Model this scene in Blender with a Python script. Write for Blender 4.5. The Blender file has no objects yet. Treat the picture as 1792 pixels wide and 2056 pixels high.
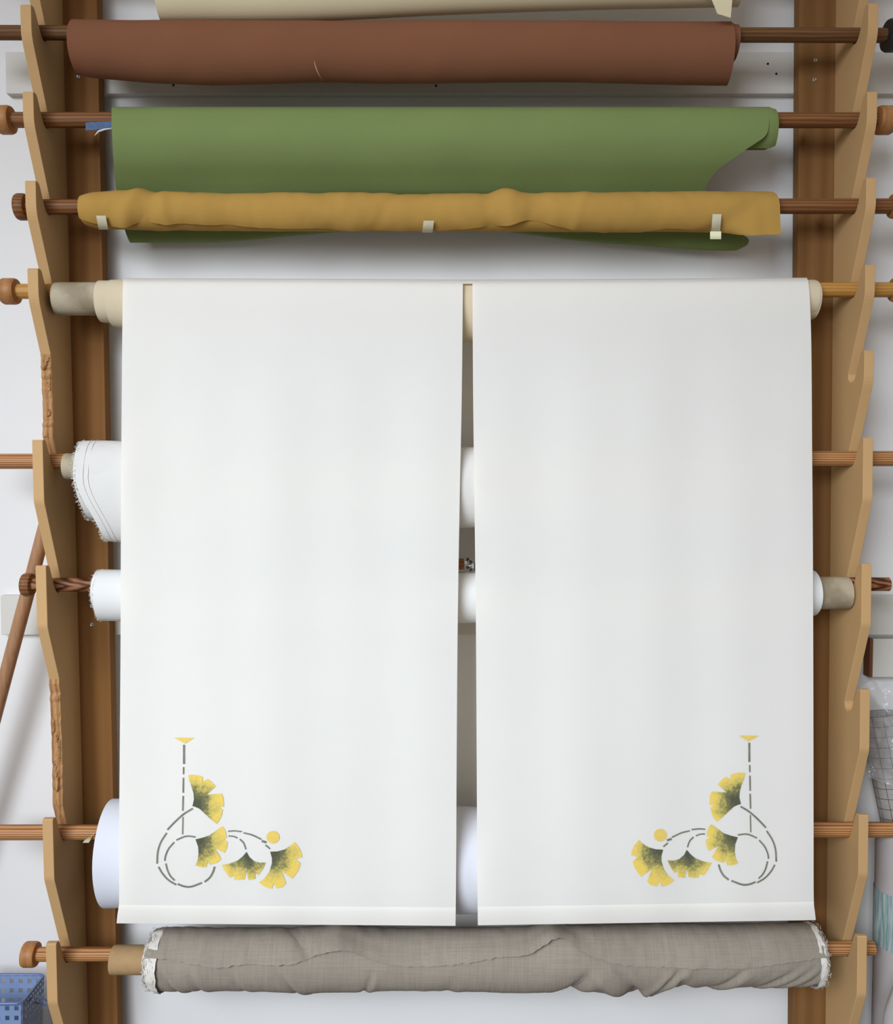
import bpy, bmesh, math, random
from mathutils import Vector, noise

random.seed(7)
scene = bpy.context.scene
COL = scene.collection

# ------------------------------------------------------------------ camera
F, CX, CY = 1790.0, 896.0, 1028.0
TH = math.radians(2.4)
CAM = Vector((0.0, -1.95, 1.5))
cam_data = bpy.data.cameras.new('camera')
cam_data.sensor_fit = 'HORIZONTAL'
cam_data.sensor_width = 36.0
cam_data.lens = 36.0 * F / 1792.0
cam_data.clip_start = 0.05
cam = bpy.data.objects.new('camera', cam_data)
COL.objects.link(cam)
cam.location = CAM
cam.rotation_euler = (math.pi / 2 - TH, 0, 0)
scene.camera = cam

# ------------------------------------------------------------------ light
world = bpy.data.worlds.new('room_ambience')
scene.world = world
world.use_nodes = True
bg = world.node_tree.nodes['Background']
bg.inputs[0].default_value = (1.0, 0.95, 0.89, 1)
bg.inputs[1].default_value = 0.38

def area_light(name, loc, target, sx, sy, power, color, spread=180):
    ld = bpy.data.lights.new(name, 'AREA')
    ld.shape = 'RECTANGLE'; ld.size = sx; ld.size_y = sy
    ld.energy = power; ld.color = color; ld.spread = math.radians(spread)
    o = bpy.data.objects.new(name, ld); COL.objects.link(o)
    o.location = loc
    o.rotation_euler = (Vector(target) - Vector(loc)).to_track_quat('-Z', 'Y').to_euler()
    return o
area_light('window_daylight', (-2.05, -4.1, 2.6), (0.05, 0.1, 0.66), 3.0, 2.2, 49, (0.845, 0.935, 1.03), 65)

vs = scene.view_settings
vs.view_transform = 'Standard'; vs.look = 'None'
vs.exposure = 0.0; vs.gamma = 1.0; vs.use_curve_mapping = False

# ------------------------------------------------------------------ helpers
def at(px, py, Y):
    """pixel of the photograph -> world point on the vertical plane at depth Y"""
    u = (px - CX) / F; v = (CY - py) / F
    c, s = math.cos(TH), math.sin(TH)
    t = (Y - CAM.y) / (c + v * s)
    return Vector((CAM.x + t * u, Y, CAM.z + t * (v * c - s)))

def lerp(a, b, t): return a + (b - a) * t
def clamp(x, a=0.0, b=1.0): return max(a, min(b, x))
def smooth(t): t = clamp(t); return t * t * (3 - 2 * t)
def interp(x, pts):
    if x <= pts[0][0]: return pts[0][1]
    for (a, va), (b, vb) in zip(pts, pts[1:]):
        if x <= b:
            return lerp(va, vb, (x - a) / (b - a))
    return pts[-1][1]
def sinterp(x, pts):
    """smooth (Catmull-Rom like) interpolation through points"""
    n = len(pts)
    if x <= pts[0][0]: return pts[0][1]
    if x >= pts[-1][0]: return pts[-1][1]
    for i in range(n - 1):
        if x <= pts[i + 1][0]:
            x0, y0 = pts[i]; x1, y1 = pts[i + 1]; h = x1 - x0
            m0 = (y1 - pts[i - 1][1]) / (x1 - pts[i - 1][0]) if i > 0 else (y1 - y0) / h
            m1 = (pts[i + 2][1] - y0) / (pts[i + 2][0] - x0) if i + 2 < n else (y1 - y0) / h
            t = (x - x0) / h
            return ((2*t**3-3*t**2+1)*y0 + (t**3-2*t**2+t)*h*m0 + (-2*t**3+3*t**2)*y1 + (t**3-t**2)*h*m1)
def nz(x, y=0.0, z=0.0): return noise.noise(Vector((x, y, z)))
def gauss(x, c, w): return math.exp(-((x - c) / w) ** 2)

def thing(name, label, cat, loc=(0, 0, 0), group=None):
    o = bpy.data.objects.new(name, None); COL.objects.link(o)
    o.empty_display_size = 0.05
    o.location = loc; o['label'] = label; o['category'] = cat
    if group: o['group'] = group
    return o
def wloc(o):
    v = Vector(o.location)
    while o.parent: o = o.parent; v = v + Vector(o.location)
    return v
def obj(name, verts, faces, mat, parent=None, smooth_shade=True, origin=None, sharp=None):
    base = wloc(parent) if parent else Vector((0, 0, 0))
    org = Vector(origin) if origin is not None else base
    me = bpy.data.meshes.new(name)
    me.from_pydata([tuple(Vector(v) - org) for v in verts], [], faces)
    if mat:
        for m in (mat if isinstance(mat, (list, tuple)) else [mat]): me.materials.append(m)
    if smooth_shade:
        for p in me.polygons: p.use_smooth = True
        if sharp is not None: me.set_sharp_from_angle(angle=math.radians(sharp))
    me.update()
    o = bpy.data.objects.new(name, me); COL.objects.link(o)
    if parent: o.parent = parent
    o.location = org - base
    return o
def grid(name, rows, mat, parent=None, thick=0.0, origin=None, offset=0.0, closed=False):
    verts = [p for r in rows for p in r]; n = len(rows[0]); faces = []
    for i in range(len(rows) - 1):
        for j in range(n - 1 if not closed else n):
            k = (j + 1) % n
            faces.append((i*n+j, i*n+k, (i+1)*n+k, (i+1)*n+j))
    o = obj(name, verts, faces, mat, parent, True, origin)
    if thick:
        m = o.modifiers.new('thickness', 'SOLIDIFY'); m.thickness = thick; m.offset = offset
        m = o.modifiers.new('edges', 'EDGE_SPLIT'); m.split_angle = math.radians(60)
    return o
def structure(o, label=None):
    o['kind'] = 'structure'
    if label: o['label'] = label
    return o
def box_geo(lo, hi):
    x0, y0, z0 = lo; x1, y1, z1 = hi
    v = [(x0,y0,z0),(x1,y0,z0),(x1,y1,z0),(x0,y1,z0),(x0,y0,z1),(x1,y0,z1),(x1,y1,z1),(x0,y1,z1)]
    f = [(0,3,2,1),(4,5,6,7),(0,1,5,4),(1,2,6,5),(2,3,7,6),(3,0,4,7)]
    return v, f
def box(name, lo, hi, mat, parent=None, bevel=0.0, origin=None):
    v, f = box_geo(lo, hi)
    o = obj(name, v, f, mat, parent, False, origin)
    if bevel:
        m = o.modifiers.new('bevel', 'BEVEL'); m.width = bevel; m.segments = 2
    return o
def join_geo(parts):
    V, Fc = [], []
    for v, f in parts:
        b = len(V); V += list(v); Fc += [tuple(i + b for i in q) for q in f]
    return V, Fc
def tube_geo(pts, r, n=10, caps=True):
    pts = [Vector(p) for p in pts]; V, Fc = [], []
    rs = r if isinstance(r, (list, tuple)) else [r] * len(pts)
    up = Vector((0, 0, 1)); prev = None
    for i, p in enumerate(pts):
        d = (pts[min(i+1, len(pts)-1)] - pts[max(i-1, 0)]).normalized()
        if prev is None:
            a = d.cross(up if abs(d.z) < 0.9 else Vector((0, 1, 0))).normalized()
        else:
            a = (prev - d * prev.dot(d)).normalized()
        prev = a; b = d.cross(a)
        for k in range(n):
            t = 2 * math.pi * k / n
            V.append(p + rs[i] * (a * math.cos(t) + b * math.sin(t)))
    for i in range(len(pts) - 1):
        for k in range(n):
            Fc.append((i*n+k, i*n+(k+1) % n, (i+1)*n+(k+1) % n, (i+1)*n+k))
    if caps:
        Fc.append(tuple(range(n-1, -1, -1))); Fc.append(tuple(range((len(pts)-1)*n, len(pts)*n)))
    return V, Fc
def lathe_x(profile, cx, cy, cz, n=40):
    """profile: list of (x offset, radius) turned round the X axis"""
    V, Fc = [], []
    for (dx, r) in profile:
        for k in range(n):
            t = 2 * math.pi * k / n
            V.append((cx + dx, cy + r * math.cos(t), cz + r * math.sin(t)))
    for i in range(len(profile) - 1):
        for k in range(n):
            Fc.append((i*n+k, (i+1)*n+k, (i+1)*n+(k+1) % n, i*n+(k+1) % n))
    Fc.append(tuple(range(n))); Fc.append(tuple(range(len(profile)*n-1, (len(profile)-1)*n-1, -1)))
    return V, Fc

# ------------------------------------------------------------------ materials
def s2l(c):
    c = c / 255.0
    return c / 12.92 if c <= 0.04045 else ((c + 0.055) / 1.055) ** 2.4
def rgb(r, g, b): return (s2l(r), s2l(g), s2l(b), 1.0)

class NT:
    def __init__(self, name, rough=0.8, spec=0.3):
        self.m = bpy.data.materials.new(name); self.m.use_nodes = True
        self.t = self.m.node_tree; self.n = self.t.nodes; self.l = self.t.links
        self.b = self.n['Principled BSDF']
        self.b.inputs['Roughness'].default_value = rough
        self.b.inputs['Specular IOR Level'].default_value = spec
        self.tc = self.n.new('ShaderNodeTexCoord')
    def mapped(self, scale, rot=(0, 0, 0), loc=(0, 0, 0), src='Object'):
        mp = self.n.new('ShaderNodeMapping')
        mp.inputs['Scale'].default_value = scale; mp.inputs['Rotation'].default_value = rot
        mp.inputs['Location'].default_value = loc
        self.l.new(self.tc.outputs[src], mp.inputs[0]); return mp.outputs[0]
    def noise(self, vec, scale=1.0, detail=3, rough=0.5, dist=0.0):
        t = self.n.new('ShaderNodeTexNoise'); t.inputs['Scale'].default_value = scale
        t.inputs['Detail'].default_value = detail; t.inputs['Roughness'].default_value = rough
        t.inputs['Distortion'].default_value = dist
        self.l.new(vec, t.inputs['Vector']); return t.outputs['Fac']
    def wave(self, vec, scale, dist, detail=2, dscale=1.0, direction='Z', kind='BANDS'):
        t = self.n.new('ShaderNodeTexWave'); t.wave_type = kind
        if kind == 'BANDS': t.bands_direction = direction
        t.inputs['Scale'].default_value = scale; t.inputs['Distortion'].default_value = dist
        t.inputs['Detail'].default_value = detail; t.inputs['Detail Scale'].default_value = dscale
        self.l.new(vec, t.inputs['Vector']); return t.outputs['Fac']
    def ramp(self, fac, stops):
        r = self.n.new('ShaderNodeValToRGB'); e = r.color_ramp.elements
        while len(e) < len(stops): e.new(0.5)
        for el, (p, c) in zip(e, stops): el.position = p; el.color = c
        self.l.new(fac, r.inputs[0]); return r.outputs[0]
    def mix(self, a, b, fac, mode='MIX'):
        m = self.n.new('ShaderNodeMix'); m.data_type = 'RGBA'; m.blend_type = mode
        for sock, v in ((m.inputs[0], fac), (m.inputs[6], a), (m.inputs[7], b)):
            if isinstance(v, bpy.types.NodeSocket): self.l.new(v, sock)
            else: sock.default_value = v
        return m.outputs[2]
    def math(self, op, a, b=0.0, c=0.0):
        m = self.n.new('ShaderNodeMath'); m.operation = op
        for sock, v in zip(m.inputs, (a, b, c)):
            if isinstance(v, bpy.types.NodeSocket): self.l.new(v, sock)
            else: sock.default_value = v
        return m.outputs[0]
    def color(self, c):
        if isinstance(c, bpy.types.NodeSocket): self.l.new(c, self.b.inputs['Base Color'])
        else: self.b.inputs['Base Color'].default_value = c
    def bump(self, h, strength=0.2, dist=0.001):
        b = self.n.new('ShaderNodeBump'); b.inputs['Strength'].default_value = strength
        b.inputs['Distance'].default_value = dist
        self.l.new(h, b.inputs['Height']); self.l.new(b.outputs[0], self.b.inputs['Normal'])

def scale_c(c, k): return (c[0]*k, c[1]*k, c[2]*k, 1)

def mat_paint(name, c, rough=0.6, var=0.06, bump=0.1):
    N = NT(name, rough)
    f = N.noise(N.mapped((2.2, 2.2, 1.5)), 1.0, 4)
    N.color(N.ramp(f, [(0.3, scale_c(c, 1 - var)), (0.7, c)]))
    N.bump(N.noise(N.mapped((90, 90, 90)), 1.0, 3), bump, 0.001)
    return N.m
def mat_fabric(name, c, weave=900, var=0.08, bump=0.25, rough=0.92, slub=0.0, c2=None, trans=0.0):
    N = NT(name, rough, 0.15)
    f = N.noise(N.mapped((6, 6, 6)), 1.0, 3)
    col = N.ramp(f, [(0.3, scale_c(c, 1 - var)), (0.7, scale_c(c, 1 + var * 0.5))])
    a = N.noise(N.mapped((weave * 0.06, weave, weave)), 1.0, 1)
    b = N.noise(N.mapped((weave, weave * 0.06, weave * 0.06)), 1.0, 1)
    w = N.math('ADD', a, b)
    if slub:
        s1 = N.noise(N.mapped((9, 420, 420)), 1.0, 2)
        s2 = N.noise(N.mapped((300, 14, 14)), 1.0, 2)
        sm = N.math('ADD', s1, s2)
        col = N.mix(col, c2 or scale_c(c, 0.7), N.math('MULTIPLY', N.math('SUBTRACT', sm, 0.82), slub * 2.0), 'MIX')
    N.color(col); N.bump(w, bump, 0.0006)
    if trans:
        tr = N.n.new('ShaderNodeBsdfTranslucent'); tr.inputs['Color'].default_value = (1.0, 0.93, 0.80, 1)
        mx = N.n.new('ShaderNodeMixShader'); mx.inputs[0].default_value = trans
        N.l.new(N.b.outputs[0], mx.inputs[1]); N.l.new(tr.outputs[0], mx.inputs[2])
        N.l.new(mx.outputs[0], N.n['Material Output'].inputs['Surface'])
    return N.m
def mat_wood(name, c1, c2, ring=60, dist=2.0, along='X', streak=0.5, rough=0.5, tilt=0.03, detail=2, spec=0.3, knots=()):
    N = NT(name, rough, spec)
    if along == 'X':
        sc, fine, rot = (0.06, 1, 1), (3, 160, 160), (0, tilt, 0)
    else:
        sc, fine, rot = (1, 1, 0.06), (160, 160, 3), (0, tilt, 0)
    w = N.wave(N.mapped(sc, rot), ring, dist, detail, 1.2, 'Z' if along == 'X' else 'X')
    f = N.noise(N.mapped(fine), 1.0, 3, 0.6)
    m = N.math('ADD', N.math('MULTIPLY', w, 1 - streak), N.math('MULTIPLY', f, streak))
    col = N.ramp(m, [(0.18, c2), (0.72, c1)])
    for (p, r, dark) in knots:
        v = N.n.new('ShaderNodeVectorMath'); v.operation = 'DISTANCE'
        N.l.new(N.mapped((1, 0.0, 0.6)), v.inputs[0]); v.inputs[1].default_value = (p[0], 0, p[1] * 0.6)
        wob = N.math('ADD', v.outputs['Value'], N.math('MULTIPLY', N.math('SUBTRACT', N.noise(N.mapped((60, 60, 60))), 0.5), 0.008))
        k = N.ramp(wob, [(0.0, (1, 1, 1, 1)), (r, (0, 0, 0, 1))])
        col = N.mix(col, dark, N.math('MULTIPLY', k, 0.85))
    N.color(col); N.bump(m, 0.15, 0.001)
    return N.m
def mat_plain(name, c, rough=0.5, metal=0.0, spec=0.4, var=0.1, scale=25):
    N = NT(name, rough, spec); N.b.inputs['Metallic'].default_value = metal
    f = N.noise(N.mapped((scale,) * 3), 1.0, 3)
    N.color(N.ramp(f, [(0.3, scale_c(c, 1 - var)), (0.7, c)]))
    return N.m

M = {}
M['wall'] = mat_paint('wall_paint', rgb(222, 219, 217), 0.55, 0.04, 0.12)
M['floor'] = mat_paint('floor_concrete', rgb(104, 98, 92), 0.7, 0.15, 0.2)
M['batten'] = mat_paint('batten_paint', rgb(206, 201, 193), 0.45, 0.10, 0.15)
M['raw_end'] = mat_plain('raw_end_grain', rgb(112, 70, 40), 0.8)
M['pine'] = mat_wood('pine_post', rgb(186, 126, 70), rgb(160, 100, 52), 28, 3.0, 'Z', 0.35, 0.55, 0.02)
M['mdf'] = mat_paint('fibreboard', rgb(197, 157, 108), 0.75, 0.10, 0.08)
M['mdf_raw'] = mat_wood('fibreboard_torn', rgb(184, 138, 92), rgb(132, 90, 54), 20, 8.0, 'Z', 0.7, 0.9)
def mat_kraft():
    N = NT('kraft_cardboard', 0.7, 0.3)
    w = N.wave(N.mapped((1, 0.6, 1.3), (0, 0.6, 0)), 3.2, 0.6, 1, 1.0, 'X')
    f = N.noise(N.mapped((60, 60, 60)), 1.0, 3)
    m = N.math('ADD', N.math('MULTIPLY', w, 0.5), N.math('MULTIPLY', f, 0.5))
    N.color(N.ramp(m, [(0.3, rgb(144, 130, 106)), (0.7, rgb(176, 162, 138))])); return N.m
M['kraft'] = mat_kraft()
M['kraft_dark'] = mat_plain('kraft_cardboard_brown', rgb(170, 138, 96), 0.8, var=0.1, scale=60)
M['screw'] = mat_plain('zinc_screw', rgb(170, 168, 160), 0.4, 0.9)
M['steel'] = mat_plain('bolt_steel', rgb(205, 205, 200), 0.3, 0.9)
M['black_metal'] = mat_plain('black_metal', rgb(52, 50, 50), 0.5, 0.3)
M['rod_dark'] = mat_wood('rod_dark', rgb(116, 80, 48), rgb(78, 50, 29), 40, 6.0, 'X', 0.6, 0.55, 0.05, 3, spec=0.18)
M['rod_brown'] = mat_wood('rod_brown', rgb(136, 90, 54), rgb(92, 56, 32), 38, 6.0, 'X', 0.6, 0.5, 0.05, 3, spec=0.18)
M['rod_gold'] = mat_wood('rod_gold', rgb(190, 140, 72), rgb(160, 112, 54), 40, 3.0, 'X', 0.6, 0.4, 0.03, spec=0.18)
M['rod_stripe'] = mat_wood('rod_striped', rgb(188, 136, 88), rgb(128, 82, 48), 62, 2.4, 'X', 0.35, 0.5, 0.015, spec=0.18)
def mat_flame():
    N = NT('rod_flame_grain', 0.55, 0.2)
    sep = N.n.new('ShaderNodeSeparateXYZ'); N.l.new(N.tc.outputs['Object'], sep.inputs[0])
    wob = N.noise(N.mapped((14, 60, 60)), 1.0, 2)
    ph = N.math('ADD', N.math('MULTIPLY', sep.outputs[0], 130.0), N.math('MULTIPLY', N.math('ABSOLUTE', N.math('ADD', sep.outputs[2], 0.002)), 560.0))
    ph = N.math('ADD', ph, N.math('MULTIPLY', wob, 9.0))
    w = N.math('ADD', N.math('MULTIPLY', N.math('SINE', ph), 0.5), 0.5)
    N.color(N.ramp(w, [(0.1, rgb(150, 100, 66)), (0.7, rgb(96, 58, 36)), (0.95, rgb(66, 36, 20))])); return N.m
M['rod_flame'] = mat_flame()
M['knob'] = mat_wood('knob_wood', rgb(172, 120, 70), rgb(142, 94, 52), 14, 4.0, 'Z', 0.75, 0.5, 0.02)
M['cream'] = mat_fabric('cream_cloth', rgb(228, 214, 178), 800, 0.04)
M['red'] = mat_fabric('rust_cloth', rgb(128, 83, 60), 900, 0.05)
M['red_pale'] = mat_fabric('rust_crease', rgb(208, 150, 120), 900, 0.05)
M['green'] = mat_fabric('green_cloth', rgb(118, 133, 80), 900, 0.05)
M['yellow'] = mat_fabric('mustard_cloth', rgb(174, 135, 68), 900, 0.06)
M['natural'] = mat_fabric('natural_calico', rgb(206, 190, 162), 800, 0.05)
M['white'] = mat_fabric('white_curtain_cloth', rgb(251, 251, 251), 1100, 0.01, 0.08, 0.8, trans=0.45)
M['whitelinen'] = mat_fabric('white_linen', rgb(214, 210, 206), 500, 0.03, 0.5, 0.9, 0.12, rgb(205, 202, 198))
M['whitecotton'] = mat_fabric('white_cotton', rgb(210, 210, 218), 900, 0.02, 0.2)
M['whiteroll'] = mat_fabric('white_cotton_neutral', rgb(220, 218, 216), 900, 0.02, 0.2)
M['grey'] = mat_fabric('grey_linen', rgb(152, 142, 129), 700, 0.10, 0.5, 0.95, 0.34, rgb(112, 102, 91))
M['thread'] = mat_plain('white_thread', rgb(218, 211, 202), 0.9, var=0.12)
M['thread_line'] = mat_plain('grey_selvedge_thread', rgb(226, 222, 220), 0.9, var=0.05)
M['tape'] = mat_plain('masking_tape', rgb(206, 196, 168), 0.6, var=0.08, scale=80)
M['blue'] = mat_plain('blue_plastic', rgb(124, 144, 182), 0.35, spec=0.5, var=0.1)
M['blue_rim'] = mat_plain('blue_plastic_rim', rgb(92, 106, 152), 0.3, spec=0.5, var=0.1)
M['blue_tag'] = mat_plain('blue_strip', rgb(34, 72, 122), 0.5, var=0.25, scale=90)
M['print_yellow'] = mat_plain('print_yellow', rgb(226, 194, 100), 0.9, var=0.08, scale=120)
M['print_stem'] = mat_plain('print_stem_grey', rgb(128, 126, 112), 0.9, var=0.3, scale=60)
M['paper'] = mat_plain('white_paper', rgb(168, 160, 157), 0.5, var=0.05)
M['pole'] = mat_wood('pole_wood', rgb(168, 126, 92), rgb(138, 98, 68), 6, 1.0, 'Z', 0.97, 0.5, 0.0)
M['dirt'] = mat_plain('dark_hole', rgb(40, 32, 26), 0.9)

def mat_leaf():
    N = NT('print_ginkgo', 0.9, 0.1)
    ln = N.n.new('ShaderNodeVectorMath'); ln.operation = 'LENGTH'
    N.l.new(N.tc.outputs['Object'], ln.inputs[0])
    big = N.noise(N.mapped((38, 38, 38)), 1.0, 3, 0.6)
    fine = N.noise(N.mapped((230, 230, 230)), 1.0, 3, 0.7)
    n = N.math('ADD', N.math('MULTIPLY', N.math('SUBTRACT', big, 0.5), 0.055), N.math('MULTIPLY', N.math('SUBTRACT', fine, 0.5), 0.035))
    d = N.math('MULTIPLY', N.math('ADD', ln.outputs['Value'], n), 10.0)
    N.color(N.ramp(d, [(0.16, rgb(84, 84, 68)), (0.32, rgb(118, 116, 80)), (0.47, rgb(196, 178, 98)), (0.62, rgb(226, 196, 98))]))
    return N.m
M['leaf'] = mat_leaf()

def mat_plastic():
    N = NT('clear_plastic', 0.06, 0.9)
    N.color(rgb(200, 198, 200)); N.b.inputs['Alpha'].default_value = 0.30
    f = N.noise(N.mapped((40, 40, 40)), 1.0, 3); N.bump(f, 0.5, 0.003)
    return N.m
M['plastic'] = mat_plastic()
def mat_gridpaper():
    N = NT('grid_pattern_paper', 0.5, 0.4)
    tc = N.mapped((1, 1, 1), src='UV')
    sep = N.n.new('ShaderNodeSeparateXYZ'); N.l.new(tc, sep.inputs[0])
    lines = None
    for i in (0, 1):
        fr = N.math('FRACT', sep.outputs[i])
        a = N.math('LESS_THAN', fr, 0.06)
        lines = a if lines is None else N.math('MAXIMUM', lines, a)
    nn = N.noise(N.mapped((1, 1, 1), src='UV'), 7.0, 2)
    marks = N.math('MULTIPLY', N.math('GREATER_THAN', nn, 0.66), 0.7)
    N.color(N.mix(rgb(152, 146, 140), rgb(66, 62, 60), N.math('MAXIMUM', lines, marks)))
    return N.m
M['gridpaper'] = mat_gridpaper()
def mat_teal():
    N = NT('teal_printed_wrap', 0.3, 0.5)
    a = N.noise(N.mapped((160, 160, 14)), 1.0, 3)
    N.color(N.ramp(a, [(0.35, rgb(102, 126, 126)), (0.62, rgb(160, 174, 172))]))
    return N.m
M['teal'] = mat_teal()

# ------------------------------------------------------------------ the setting
YF, YS, YP, YB, YW = 0.0, 0.06, 0.163, 0.198, 0.22      # fork front, rod axis, post front, batten front, wall
structure(box('wall_back', (-3.2, YW, 0), (3.2, YW + 0.12, 3.1), M['wall']), 'white painted wall behind the rack')
structure(box('floor', (-3.2, -4.2, -0.06), (3.2, YW, 0), M['floor']), 'grey workshop floor')
def batten(name, x0, x1, y0, y1, label):
    a = at(max(x0, -300), y1, YB); b = at(min(x1, 2200), y0, YB)
    return structure(box(name, (a.x, YB, a.z), (b.x, YW, b.z), M['batten'], None, 0.0015), label)
t1 = batten('trim_1', 12, 2200, 104, 188, 'upper white painted batten fixed to the wall')
t2 = batten('trim_2', 2, 2200, 1196, 1275, 'lower white painted batten fixed to the wall')
a = at(1751, 1360, YB - 0.01); b = at(2200, 1283, YB - 0.01)
t3 = structure(box('trim_3', (a.x, YB - 0.01, a.z), (b.x, YW, b.z), M['batten'], None, 0.0015), 'short white block with raw brown end')
v, f = box_geo((a.x - 0.008, YB - 0.01, a.z), (a.x - 0.0005, YW, b.z))
obj('end_grain', v, f, M['raw_end'], t3, False)['label'] = 'raw brown end grain'
for k, (px, py) in enumerate([(1541, 128), (1558, 148), (875, 172), (348, 171)]):
    c = at(px, py, YB - 0.0004)
    v, f = tube_geo([(c.x, YB - 0.0006, c.z), (c.x, YB + 0.002, c.z)], 0.0028, 10)
    obj('nail_hole', v, f, M['dirt'], t1, False)

# ------------------------------------------------------------------ the two uprights
def screw_geo(px, py, Y):
    c = at(px, py, Y)
    return lathe_y([(0.0005, 0.0055), (-0.0012, 0.0052), (-0.0018, 0.0035), (-0.0008, 0.002), (-0.0008, 0.0)], c.x, Y, c.z)
def lathe_y(profile, cx, cy, cz, n=20):
    V, Fc = [], []
    for (dy, r) in profile:
        for k in range(n):
            t = 2 * math.pi * k / n
            V.append((cx + r * math.cos(t), cy + dy, cz + r * math.sin(t)))
    for i in range(len(profile) - 1):
        for k in range(n):
            Fc.append((i*n+k, i*n+(k+1) % n, (i+1)*n+(k+1) % n, (i+1)*n+k))
    return V, Fc

ROD_R = 0.0165
ROD_PX = {  # rod centre rows (left, right)
    0: (-112, -106), 1: (66, 71), 2: (241, 241.5), 3: (415.5, 414), 4: (585, 582),
    5: (926, 921), 6: (1174, 1173), 7: (1671, 1666), 8: (1916, 1904)}
def rod_z(i, side): 
    y = ROD_PX[i][side]; return at(100 if side == 0 else 1690, y, YS).z

def fork_profile(tips, rods, broken, side, px, zbot, ztop):
    """outline (Y, Z) of the saw-toothed plate, from top to bottom, plus a flag for torn edges"""
    P = [(YP, ztop, 0)]
    tz = [at(px, y, 0).z for y in tips]
    nz_ = []
    for i, z in enumerate(tz):
        nz_.append(rod_z(rods[i], side) if rods.get(i) is not None else z - 0.047)
    rr = ROD_R + 0.0008
    P.append((0.075, ztop, 0))
    for i, z in enumerate(tz):
        zr = nz_[i]
        br = i in broken
        prev_corner = None
        if i > 0:
            sp = tips[i] - tips[i-1]
            prev_corner = tz[i-1] - (0.066 if sp < 200 else 0.135)
        nxt = (tips[i+1] - tips[i]) if i + 1 < len(tips) else 250
        corner = z - (0.066 if nxt < 200 else 0.135)
        if br:
            yb = 0.052
            zs = lerp(prev_corner, zr, yb / (YS + rr))
            P.append((yb, zs, 0))
            zr2 = nz_[i+1]
            ze = lerp(corner, zr2, yb / (YS + rr))
            n = 26
            for k in range(1, n):
                zz = lerp(zs, ze, k / n)
                P.append((yb + 0.004 * nz(zz * 60, i) + random.uniform(-0.0022, 0.0022) + 0.004 * math.sin(math.pi * k / n), zz, 1))
            P.append((yb, ze, 1))
            continue
        # notch
        for k in range(0, 9):
            t = math.radians(8 - 150 * k / 8)
            P.append((YS + rr * math.cos(t), zr + rr * math.sin(t), 0))
        P.append((0.040, zr - 0.002, 0))
        P.append((0.020, lerp(zr, z, 0.86), 0))
        P.append((0.015, z - 0.001, 0)); P.append((0.011, z, 0))
        P.append((0.003, z, 0)); P.append((0.0, z - 0.003, 0))
        znx = (nz_[i+1] if i + 1 < len(tz) else zr - 0.27)
        ln = max(corner - znx, 0.05); rad = 0.016 if nxt < 200 else 0.007
        for k in range(5):
            t = k / 4; a = corner + rad * (1 - t); 
            yb_ = (YS + rr) * (rad * t) / ln
            P.append((yb_ * t, corner + rad * (1 - 2 * t), 0))
    P.append((0.05, zbot, 0)); P.append((YP, zbot, 0))
    return P

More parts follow.
